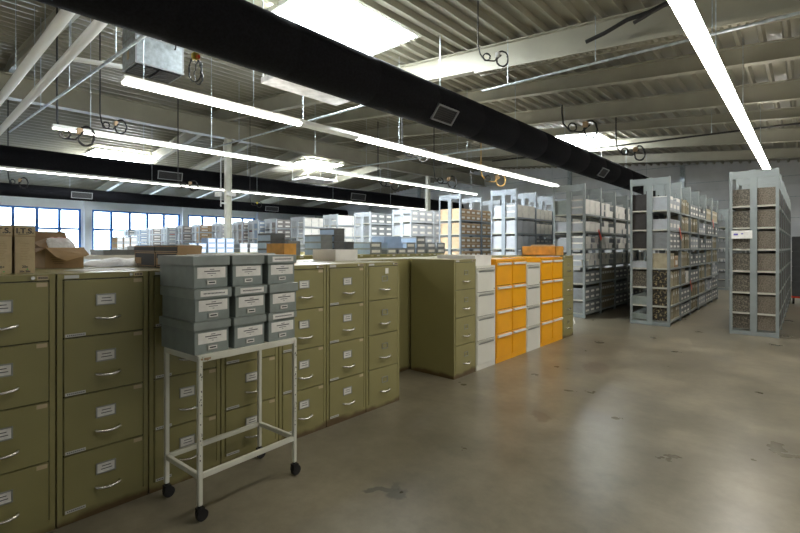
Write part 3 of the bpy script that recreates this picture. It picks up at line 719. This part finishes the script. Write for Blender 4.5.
def cbox(x, y, z, lx, ly, lz, m, label, rz=0, name='cardboard_box', cat='box', lid=0, m2=None, group=None):   # box with its +X/-Y corner at x, y
    r = thing(name, label, cat, (x, y, z), rz, group)
    link('box_body', bx(-lx+.004, -.004, .004, ly-.004, 0, lz-.002, m=M[m]).mesh('box_body', .002), r)
    link('lid', bx(-lx, 0, 0, ly, lz-(lid or .03), lz, m=M[m2 or m]).mesh('lid', .002), r)
    return r
b1 = cbox(-3.305, 1.20, TOP, .385, .16, .150, 'blackbox', 'black lidded box with brown edging on the cabinets, left of the two', lid=.045)
b2 = cbox(-2.945, 1.20, TOP, .350, .16, .150, 'blackbox', 'black lidded box with brown edging on the cabinets, right of the two', lid=.045)
for b, lx in ((b1, .385), (b2, .35)):
    g = MB()
    for x0_ in (-lx+.004, -.012): g.box(x0_, x0_+.008, .0022, .0038, .006, .10, M['tanfront'])
    for z_ in (.006, .096): g.box(-lx+.004, -.004, .0022, .0038, z_, z_+.006, M['tanfront'])
    g.box(-lx, 0, -.0015, 0, .140, .146, M['tanfront']); g.box(-lx, 0, -.0015, 0, .108, .113, M['tanfront'])
    link('edging', g.mesh('edging'), b)
    link('brown_patch', bx(-lx+.02, -lx+.13, .0015, .0038, .02, .065, m=M['cardboard']).mesh('brown_patch'), b)
link('brown_side', bx(-.004, .0005, .004, .156, 0, .149, m=M['cardboard']).mesh('brown_side'), b2)
sheet(-3.12, 1.285, .20, .12, .2, 'loose white sheets on the right one of the two black boxes', z=TOP+.1505)
cbox(-3.60, 1.78, TOP, .34, .55, .085, 'greybox', 'flat grey box lying on the cabinets behind the middle stack on the trolley', name='flat_box', lid=.04)
cbox(-3.56, 2.40, TOP, .30, .14, .172, 'wood', 'orange varnished wooden card box on the cabinets behind the right stack', .0, 'wooden_box', 'wooden box', lid=.004)
cbox(-3.47, 2.93, TOP, .36, .30, .113, 'whitebox', 'plain white box on the cabinets near the gap', 0, 'white_box', 'box', lid=.10)
sheet(-3.45, 2.70, .22, .16, .3, 'small white sheets beside the plain white box')
cbox(-2.93, 4.615, 1.2355, .56, .38, .125, 'whitebox', 'flat white box on top of the nearer off-white filing cabinet', 0, 'white_box', 'box', lid=.05)
yb = Yat(556, -3.0); lx = -3.0-X_at(522, yb); ly = Yat(563.5, -3.0)-yb
r = thing('wooden_card_box', 'long orange wooden card box standing across the farther orange cabinets', 'wooden box', (-3.0, yb, 1.3215))
g = MB().box(-lx, 0, 0, ly, 0, .012, M['wood']).box(-.012, 0, 0, ly, 0, .15, M['wood']).box(-lx, -lx+.012, 0, ly, 0, .15, M['wood']).box(-lx, 0, 0, .012, 0, .15, M['wood']).box(-lx, 0, ly-.012, ly, 0, .15, M['wood'])
link('box_body', g.mesh('box_body', .002), r)
tag(link('card_stack', bx(-.32, -.02, .02, ly-.02, 0, .165, m=M['tan']).mesh('card_stack', .003), None, (-3.0-.12, yb, 1.334)), 'stack of buff cards filling the long wooden box', 'cards')
sheet(-3.02, yb-.25, .30, .22, .05, 'white papers on the farther orange pair before the wooden box', z=1.3065, h=.012)
# extra orange cabinets seen over the off-white ones

# white A-shaped stand
g = MB().tube([(0, 0, .01), (0, .30, .01), (-.12, .12, .62), (0, 0, .01)], .008, M['white'])
tag(link('folding_stand', g.mesh('folding_stand'), None, (-3.28, 8.35, 0)), 'thin white triangular wire stand leaning in the gap after the last olive cabinet', 'stand')

# ------------------------------------------------------------------ boxes stacked on the farther cabinet rows
def lbl_box(lx, ly, lz, m, m2, lab=True, key={}):
    k = (lx, ly, lz, m, m2, lab)
    if k not in key:
        g = MB().box(-lx, 0, 0, ly, 0, lz-.004, M[m]); g.box(-.003, .0, 0, ly, 0, lz-.004, M[m2])
        b = MB().box(-lx+.002, -.004, .002, ly-.002, 0, lz-.003, M[m]).box(-.004, -.001, .002, ly-.002, 0, lz-.003, M[m2]).box(-lx, 0, 0, ly, lz-.03, lz-.001, M[m2])
        if lab: b.box(-.001, .0015, ly*.14, ly*.86, lz*.25, lz*.70, M['label'])
        key[k] = b.mesh('document_box', 0)
    return key[k]
def stack(pxc, X, z0, n, lx, wpx, m, m2, lab, label, hz=.118, start=0, name='document_box', same=True):
    Y = Yat(pxc, X); ly = Yat(pxc+wpx, X)-Y-.012
    me = lbl_box(lx, round(ly, 3), hz, m, m2, lab)
    for i in range(start, n):
        o = link(name, me, None, (X+random.uniform(-.008, .008), Y, z0+i*hz+.0005), random.uniform(-.01, .01))
        lay = (['single'] if n-start == 1 else ['lower', 'upper'] if n == 2 and start == 0 else ['bottom', 'second', 'third', 'topmost'] if n == 4 else ['bottom', 'middle', 'topmost', 'x'])[i-start if n-start == 1 else i]
        tag(o, label + ('' if n-start == 1 else ', %s layer' % lay), 'box', 'grey boxes stacked across the aisle')
X = XR2-.03  # blue sides of these grey boxes are window light put into the colour
stack(270.7, X, TOP, 3, .36, 15, 'bluebox_and_tint', 'darkbox', False, 'dark grey box, side painted window-lit blue, directly behind the orange wooden card box')
stack(288, X, TOP, 2, .30, 13, 'midbox', 'midbox', False, 'mid-grey box just right of the orange wooden card box')
stack(321, X, TOP, 3, .46, 12, 'bluebox_and_tint', 'midbox', False, 'grey box, side painted window-lit blue, in the stack left of the tallest one')
stack(334, X, TOP, 4, .40, 11, 'bluebox_and_tint', 'darkbox', False, 'dark grey box in the tallest stack above the plain white box')
stack(345.5, X, TOP, 2, .36, 9, 'darkbox', 'darkbox', False, 'dark box just right of the tallest stack')
stack(370, X, TOP, 2, .50, 12, 'bluebox_and_tint', 'midbox', True, 'white-labelled grey box with wide side painted window-lit, second stack right of the tallest')
stack(387, X, TOP, 1, .30, 10, 'darkbox', 'midbox', True, 'white-labelled grey box alone on its spot under a blue one')
stack(398, X, TOP, 1, .30, 8.5, 'darkbox', 'midbox', True, 'white-labelled grey box second from the lone one')
stack(406.5, X, TOP, 2, .42, 9, 'bluebox_and_tint', 'midbox', True, 'white-labelled grey box with side painted window-lit blue, left of the three-layer stack')
stack(416.5, X, TOP, 3, .42, 9.5, 'bluebox_and_tint', 'midbox', True, 'white-labelled grey box in the three-layer stack')
stack(427.5, X, TOP, 2, .36, 8.5, 'midbox', 'midbox', True, 'white-labelled grey box second from the right end')
stack(437, X, TOP, 2, .36, 8, 'midbox', 'midbox', True, 'white-labelled grey box at the right end, before the tan boxes')
stack(388, X-.10, TOP+.118, 1, .34, 15, 'bluebox_and_tint', 'bluebox_and_tint', False, 'long blue box lying across the labelled grey boxes')
stack(384, X-.14, TOP+.236, 1, .34, 18, 'bluebox_and_tint', 'bluebox_and_tint', False, 'upper long blue box on the blue one across the labelled boxes')
X = XR3-.03
for j, pc in enumerate((189, 198.5, 208, 217, 226)):
    stack(pc, X, TOP, 3 if j > 1 else 2, .34, 8.5, 'bluebox_and_tint', 'bluebox_and_tint', True, 'blue labelled box in the %s stack of the third-row cabinets' % NTH[j])
for j, pc in enumerate((117, 124, 131)):
    stack(pc, XR3-.2, TOP+.001-.001, 3, .34, 6.4, 'tan', 'palebox', True, 'pale buff box near the windows, %s stack from the left' % NTH[j])
for j, pc in enumerate((240, 250, 306)):
    stack(pc, X, TOP, 2, .34, 8, 'midbox', 'palebox', True, 'grey labelled box further right on the third-row cabinets, %s stack' % NTH[j])
cbox(-5.7, 1.55, 1.3705, .5, .35, .06, 'midbox', 'flat grey lidded box on the white table right of the cardboard box', 0, 'flat_box', 'box')
cbox(-5.9, 2.0, 1.3705, .5, .32, .10, 'midbox', 'grey lidded box on the white table behind the black boxes', 0, 'flat_box', 'box')

# ------------------------------------------------------------------ shelving
SH = [.10, .375, .715, 1.07, 1.43, 1.785, 2.145]
def shelving(xl, xr, y0, nb, top, label, name='shelving_unit', m='shelf', fine=True, levels=SH):
    r = thing(name, label, 'shelving', (xl, y0, 0))
    W = xr-xl; c = W/2; p = .028; pd = .05
    def frame(k):
        g = MB(); y = -.0 if k == 0 else -.025
        for a, b in ((0, p*1.6), (c-.048, c+.048), (W-p*1.6, W)):
            g.box(a, b, y, y+.003, 0, top, M[m])
        for a in (0, c-.048, c+.045, W-.003): g.box(a, a+.003, y, y+pd, 0, top, M[m])
        g.box(.04, c-.04, y+.004, y+.02, top-.135, top-.01, M[m]); g.box(c+.04, W-.04, y+.004, y+.02, top-.135, top-.01, M[m])
        g.box(.04, c-.04, y+.004, y+.02, .005, .10, M[m]); g.box(c+.04, W-.04, y+.004, y+.02, .005, .10, M[m])
        return g.mesh('upright_frame')
    f0, f1 = frame(0), frame(1)
    for k in range(nb+1): link('upright_frame', f0 if k == 0 else f1, r, (0, k*1.0, 0))
    ln = 1.0 if fine else float(nb)
    def shelf(a, b):
        g = MB().box(a, b, .03, ln-.03, -.006, 0, M['shelfboard'])
        for x_ in (a, b-.003): g.box(x_, x_+.003, .03, ln-.03, -.035, 0, M[m])
        g.box(a, b, .004, .03, -.028, 0, M['shelfboard']); g.box(a, b, ln-.03, ln-.026, -.028, 0, M['shelfboard'])
        return g.mesh('shelf')
    sl, sr = shelf(.006, c-.004), shelf(c+.004, W-.006)
    for k in range(nb if fine else 1):
        for z in levels:
            link('shelf', sl, r, (0, k*1.0, z)); link('shelf', sr, r, (0, k*1.0, z))
    return r
# box meshes: label side faces +X, origin at the front-right bottom corner (x = shelf edge, y = start)
def item(kind, x, y, z, w, h, d=.30, flip=False, label='', group=None, name=None, cat='box', key={}):
    k = (kind, round(w, 3), round(h, 3), d)
    if k not in key:
        g = MB(); w2 = w-.013
        A = {'grey': ('midbox', 'midbox'), 'white': ('palebox', 'whitebox'), 'pale': ('palebox', 'palebox'), 'tan': ('tan', 'tanfront'), 'dark': ('brown', 'brown'),
             'marble': ('marble', 'marble'), 'marble2': ('marble2', 'marble2'), 'gold': ('gold', 'volume'), 'vol': ('volume', 'volume'), 'vol2': ('volume2', 'volume2'),
             'lid': ('greybox', 'greylid'), 'light': ('lightbox', 'lightbox'), 'mauve': ('mauve', 'mauve'), 'blue': ('bluebox_and_tint', 'bluebox_and_tint'), 'mot': ('gold', 'midbox')}[kind]
        if kind in ('vol', 'vol2', 'gold', 'mot'):
            if kind in ('gold', 'mot'): g.box(-d, -.02, .003, w2, 0, h, M[A[0]]); g.box(-.022, 0, .001, w2+.002, 0, h+.004, M[A[1]])
            else:
                g.box(-d, 0, .001, .006, 0, h, M[A[0]]); g.box(-d, 0, w2-.005, w2, 0, h, M[A[0]]); g.box(-.004, 0, .001, w2, 0, h, M[A[0]]); g.box(-d+.01, -.004, .006, w2-.005, .004, h-.012, M['label'])
            if w > .05: g.box(0, .001, w2*.25, w2*.75, h*.6, h*.8, M['label'])
        else:
            g.box(-d, -.002, .002, w2-.002, 0, h-.002, M[A[0]]); g.box(-.003, 0, .002, w2-.002, 0, h-.002, M[A[1]])
            if kind not in ('marble', 'marble2'): g.box(-d-.001, .0015, 0, w2, h-min(.035, h*.25), h, M[A[1]] if kind != 'tan' else M['tan'])
            else: g.box(0, .004, .002, w2-.002, 0, h-.002, M['brown'])
            if kind in ('grey', 'tan', 'pale', 'blue', 'mauve', 'marble', 'lid'):
                lw = .62 if kind != 'marble' else .3
                g.box(.0, .0022 if kind != 'marble' else .0055, w2*(.5-lw/2), w2*(.5+lw/2), h*.22, h*.60, M['label'])
        key[k] = g.mesh(kind+'_box')
    o = link(name or {'vol': 'buff_file', 'vol2': 'khaki_file', 'gold': 'flecked_volume', 'marble': 'marbled_box', 'marble2': 'marbled_box', 'tan': 'tan_box', 'white': 'white_box', 'dark': 'dark_box'}.get(kind, {'mauve': 'mauve_box', 'light': 'light_grey_box', 'grey': 'labelled_grey_box', 'blue': 'blue_box', 'lid': 'lidded_box', 'mot': 'flecked_volume'}.get(kind, 'pale_grey_box')), key[k], None)
    o.location = (x, y if not flip else y+w, z+.0008)
    o.rotation_euler = (0, 0, PI if flip else 0)
    return tag(o, label, cat, group)
WORD = {'light': 'light grey box', 'mauve': 'grey-brown labelled box', 'grey': 'white-labelled grey box', 'white': 'white-fronted box', 'pale': 'pale box', 'tan': 'tan card box', 'dark': 'dark brown box', 'marble': 'brown marbled box', 'marble2': 'warm brown marbled box',
        'gold': 'gold-flecked volume', 'vol': 'buff file volume', 'vol2': 'khaki file volume', 'lid': 'grey lidded box', 'blue': 'blue-grey box', 'mot': 'flecked volume'}
def fill(x, y0, bay, lev, kind, cols, rows, h, unit, flip=False, z0=None, d=.30, skip=0, jit=0.0, a=.035, b=.965):
    z = SH[lev] if z0 is None else z0
    w = (b-a)/cols
    ph = '%s, %s shelf, %s bay%s %s' % (WORD[kind], ORD[lev], NTH[bay], ', left side' if flip else '', unit)
    cat = 'file' if kind in ('vol', 'vol2', 'gold') else 'box'
    for c in range(cols):
        for rI in range(rows):
            if skip and random.random() < skip: break
            xx = x+random.uniform(-jit, 0)*(-1 if flip else 1)
            item(kind, xx, y0+bay+a+c*w, z+rI*(h+.001), w, h, d, flip, ph, ph, cat=cat)
def volumes(x, y0, bay, lev, unit, kinds=('vol', 'vol2'), a=.035, b=.96, hmin=.26, hmax=.31):
    y = a; rnd = random.Random(int(bay*31+lev*7+abs(x)*13))
    ph0 = '%s, %s shelf, %s bay ' + unit
    while y < b-.05:
        w = rnd.choice((.05, .07, .09, .11)); k = rnd.choice(kinds); w = min(w, b-y)
        ph = ph0 % (WORD[k], ORD[lev], NTH[bay])
        item(k, x-rnd.uniform(0, .02), y0+bay+y, SH[lev], w, round(rnd.uniform(hmin, hmax), 2), .28, False, ph, ph, cat='file'); y += w
        if rnd.random() < .08: y += .06
YS = 9.45
# S4 - marbled boxes, right
U = 'of the rightmost marbled-box shelving'
shelving(-.98, -.33, YS, 7, 2.73, 'grey open-ended shelving full of brown marbled boxes, rightmost block')
for b in range(7):
    for lv in range(7):
        fill(-.345, YS, b, lv, 'marble2', 3, 1, .285 if lv > 0 else .25, U, d=.275)
        if b < 1: fill(-.965, YS, b, lv, 'marble', 3, 1, .28 if lv > 0 else .23, U, flip=True, d=.265)
r = thing('shelf_sign', 'white card sign with purple print on the rightmost shelving end', 'sign', (-.95, YS-.006, 1.60))
link('card', bx(0, .28, -.003, 0, 0, .135, m=M['label']).mesh('card'), r)
link('print', bx(.03, .09, -.004, -.003, .055, .085, m=M['purple']).box(.13, .16, -.004, -.003, .07, .09, M['purple']).mesh('print'), r)
# S3 - centre block
U = 'of the centre shelving block'
shelving(-2.53, -1.86, YS, 6, 2.75, 'grey open-ended shelving in the centre with dark boxes and buff volumes')
x = -1.875
fill(x, YS, 0, 6, 'pale', 3, 1, .19, U); fill(x, YS, 0, 6, 'white', 3, 1, .06, U, z0=SH[6]+.192, skip=.3)
fill(x, YS, 0, 5, 'pale', 3, 1, .19, U); fill(x, YS, 0, 4, 'grey', 3, 3, .10, U)
fill(x, YS, 0, 3, 'vol', 3, 1, .27, U, a=.03, b=.45); fill(x, YS, 0, 3, 'tan', 1, 1, .22, U, a=.5, b=.8)
volumes(x, YS, 0, 2, U, ('vol',)); volumes(x, YS, 0, 1, U, ('vol',)); volumes(x, YS, 0, 0, U, ('vol',), hmax=.25, hmin=.23)
for lv in range(3, 7): volumes(x, YS, 1, lv, U, ('vol', 'vol2'))
volumes(x, YS, 1, 2, U, ('vol',), b=.5); fill(x, YS, 1, 2, 'white', 1, 2, .12, U, a=.55, b=.85)
fill(x, YS, 1, 1, 'grey', 3, 2, .11, U); fill(x, YS, 1, 0, 'grey', 3, 2, .10, U)
for b in range(2, 6):
    for lv in range(7):
        q = (b*7+lv*3) % 5
        if lv == 6: fill(x, YS, b, lv, 'grey' if b < 4 else 'vol', 3 if b < 4 else 8, 2 if b < 4 else 1, .12 if b < 4 else .27, U, skip=.1)
        elif q in (0, 3): fill(x, YS, b, lv, 'grey', 3, 2, .115 if lv else .10, U, skip=.1)
        elif q == 1: fill(x, YS, b, lv, 'pale', 3, 2, .12 if lv else .10, U, skip=.1)
        else: volumes(x, YS, b, lv, U, ('vol', 'vol2'), hmax=.31 if lv else .25, hmin=.26 if lv else .22)
x = -2.515
for lv, k, h in ((6, 'dark', .31), (5, 'dark', .31), (4, 'dark', .31), (3, 'pale', .12), (2, 'marble', .29), (1, 'lid', .15), (0, 'lid', .10)): fill(x, YS, 0, lv, k, 3, 1, h, U, flip=True, d=.265)
fill(x, YS, 1, 6, 'pale', 3, 1, .22, U, flip=True); fill(x, YS, 1, 5, 'pale', 3, 1, .22, U, flip=True)
# gold flecked binder ends
gm = bx(-.285, -.02, 0, .02, 0, .235, m=M['gold']).mesh('flecked_volume'); gm2 = bx(-.285, -.02, 0, .02, 0, .30, m=M['gold']).mesh('flecked_volume')
for lv in (0, 1, 2): tag(link('flecked_volume', gm if lv == 0 else gm2, None, (-1.88, YS+.0325, SH[lv]+.0008)), 'gold-flecked dark volume end on the %s shelf, near end of the centre shelving' % ORD[lv], 'file')
def tagflag(x, y, z, label, m='pink'):
    g = MB().poly([(0, 0, 0), (0, .03, .03), (.0, .14, -.13), (0, .10, -.15)], [(0, 1, 2, 3)], M[m])
    g = MB(); g.prism([(0, 0), (.05, .05), (.24, -.15), (.18, -.21)], 0, .004, M[m], 'x'); tag(link('shelf_tag', g.mesh('shelf_tag'), None, (x, y, z)), label, 'tag')
tagflag(-1.858, YS+.80, 1.80, 'salmon tag hanging from the near bays of the centre shelving')
tagflag(-1.858, YS+5.0, 2.15, 'salmon tag hanging from the far bays of the centre shelving')
tagflag(-1.858, YS+1.9, .71, 'small salmon tag on a low shelf edge of the centre shelving')
tagflag(-3.368, YS+.75, 1.80, 'red tag hanging from the shelving left of the centre block', 'red')
# S2
U = 'of the shelving left of centre'
shelving(-4.05, -3.38, YS, 6, 2.76, 'grey open-ended shelving left of the centre block, full of white-fronted boxes')
x = -3.395
for b in range(6):
    if b < 5:
        fill(x, YS, b, 6, 'white', 3, 2, .15, U, skip=.0 if b == 0 else .12, jit=.0 if b == 0 else .05)
        fill(x, YS, b, 5, 'white', 3, 1 if b == 0 else 2, .20 if b == 0 else .13, U, skip=.1 if b else 0, jit=.0 if b == 0 else .04)
        for lv in (4, 3): fill(x, YS, b, lv, 'white', 4, 2, .125, U, skip=.12, jit=.06)
        for lv in (2, 1, 0):
            if b in (1,) and lv in (2, 1, 0): fill(x, YS, b, lv, 'vol2', 8, 1, .25 if lv else .22, U)
            else: fill(x, YS, b, lv, 'grey', 3, 2, .115 if lv else .11, U)
x = -4.035
for lv, k, h in ((6, 'lid', .30), (5, 'pale', .20), (4, 'pale', .20), (3, 'pale', .21), (2, 'pale', .21), (1, 'pale', .2), (0, 'pale', .2)): fill(x, YS, 0, lv, k, 3, 1, h, U, flip=True, d=.28)
# S1 - pale boxes
U = 'of the pale-box shelving'
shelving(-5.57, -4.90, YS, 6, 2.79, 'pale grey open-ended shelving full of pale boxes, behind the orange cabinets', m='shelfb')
for b in range(4):
    for lv in range(3, 7):
        if b == 0: fill(-4.915, YS, b, lv, 'white' if lv == 6 else 'light', 3, 2, .14, U)
        elif lv == 6: fill(-4.915, YS, b, lv, 'white', 4, 2, .12, U)
        else: fill(-4.915, YS, b, lv, 'white' if lv == 5 else 'grey', 4, 2, .12, U)
for lv in range(3, 7): fill(-5.555, YS, 0, lv, 'light', 3, 2, .14, U, flip=True, d=.28)
# tan boxes
U = 'of the tan-box shelving'
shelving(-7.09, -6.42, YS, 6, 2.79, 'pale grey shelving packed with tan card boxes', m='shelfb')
for b in range(3):
    for lv in range(2, 7): fill(-6.435, YS, b, lv, 'tan', 4, 2, .14, U)
for lv in range(3, 7): fill(-7.075, YS, 0, lv, 'tan', 3, 2, .14, U, flip=True, d=.28)

# block standing behind, seen between the centre and rightmost ones
shelving(-2.35, -1.68, 18.8, 4, 2.75, 'distant grey shelving seen between the centre and rightmost blocks', fine=False)
for lv in range(7):
    fill(-2.335, 18.8, 0, lv, 'grey', 3, 1, .22, 'of the distant shelving', flip=True, d=.28); fill(-1.695, 18.8, 0, lv, 'grey', 3, 1, .22, 'of the distant shelving')
# far left blocks, lower and paler
edges_px = [(411, 393), (370, 353), (337, 320), (303.5, 291), (276, 266), (258, 249), (242, 233), (220, 211), (199, 192), (182, 176), (167, 161), (152, 147), (139, 134), (127.5, 123.5)]
YL = 9.1; LV = [SH[3], SH[4], SH[5], SH[6]]
import itertools
def X_at(px, Y): t = (px-400)/F; return Y*(t*cs-sn)/(cs+t*sn)
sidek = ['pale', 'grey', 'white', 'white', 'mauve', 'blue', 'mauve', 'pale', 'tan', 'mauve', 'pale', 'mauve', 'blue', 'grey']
for i, (pr, pl) in enumerate(edges_px):
    xr = X_at(pr, YL); xl = xr-.67 if i < 3 else xr-.72
    top = 2.47
    nb = 3
    where = 'the %s block left of tan boxes' % NTH[i]
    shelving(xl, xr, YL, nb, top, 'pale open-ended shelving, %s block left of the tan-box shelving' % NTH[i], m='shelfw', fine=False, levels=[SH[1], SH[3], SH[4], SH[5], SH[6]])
    kk = sidek[i]
    for b in range(2 if i > 3 else 1, -1, -1):
        for lv in (4, 5, 6):
            kq = kk
            rows = 2
            if i < 7: fill(xr-.015, YL, b, lv, kq, 3, rows, .145, 'of '+where) if b < 1 or i in (6,) else fill(xr-.015, YL, b, lv, kq, 2, rows, .145, 'of '+where)
            elif b < 2: fill(xr-.015, YL, b, lv, kq, 2, 2, .145, 'of '+where)
    for lv in (4, 5, 6):
        fill(xl+.015, YL, 0, lv, 'pale', 1, 1, .25, 'of '+where, flip=True, d=.28, b=.5)
# red and green cards
for (px, py, n) in ((248, 232.5, 'fifth'), (169.5, 233.5, 'distant')):
    X_ = X_at(px, YL+.4) ; d = (YL+.4)*cs-X_*sn; z = H-(py-247)*d/F
    xr = X_
    r = thing('shelf_card', 'red and green cards on the shelving %s' % ('seen right of the near cream column' if n == 'fifth' else 'far off before the windows'), 'sign', (xr, YL+.4, z-.18))
    g = bx(0, .01, 0, .26, .12, .25, m=M['red']).mesh('red_card'); link('red_card', g, r)
    link('green_card', bx(0, .01, 0, .26, 0, .118, m=M['green']).mesh('green_card'), r)

# cart by the far right shelving
r = thing('stacked_cart', 'low red-edged cart carrying a grey crate stack beside the rightmost shelving', 'cart', (-.17, 15.6, 0))
link('platform', bx(-.13, .13, -.2, .2, .16, .20, m=M['red']).mesh('platform', .005), r)
for xx in (-.09, .09):
    for yy in (-.15, .15): link('wheel', MB().tube([(xx-.02, yy, .08), (xx+.02, yy, .08)], .08, M['black'], 16).mesh('wheel'), r)
for k in range(4):
    tag(link('grey_crate', bx(-.12, .12, -.19, .19, 0, .38, m=M['darkbox']).mesh('grey_crate', .01), None, (-.17, 15.6, .201+k*.382)), 'dark grey crate on the red-edged cart, %s of four' % ['lowest', 'second', 'third', 'topmost'][k], 'crate', 'crates on the red-edged cart')
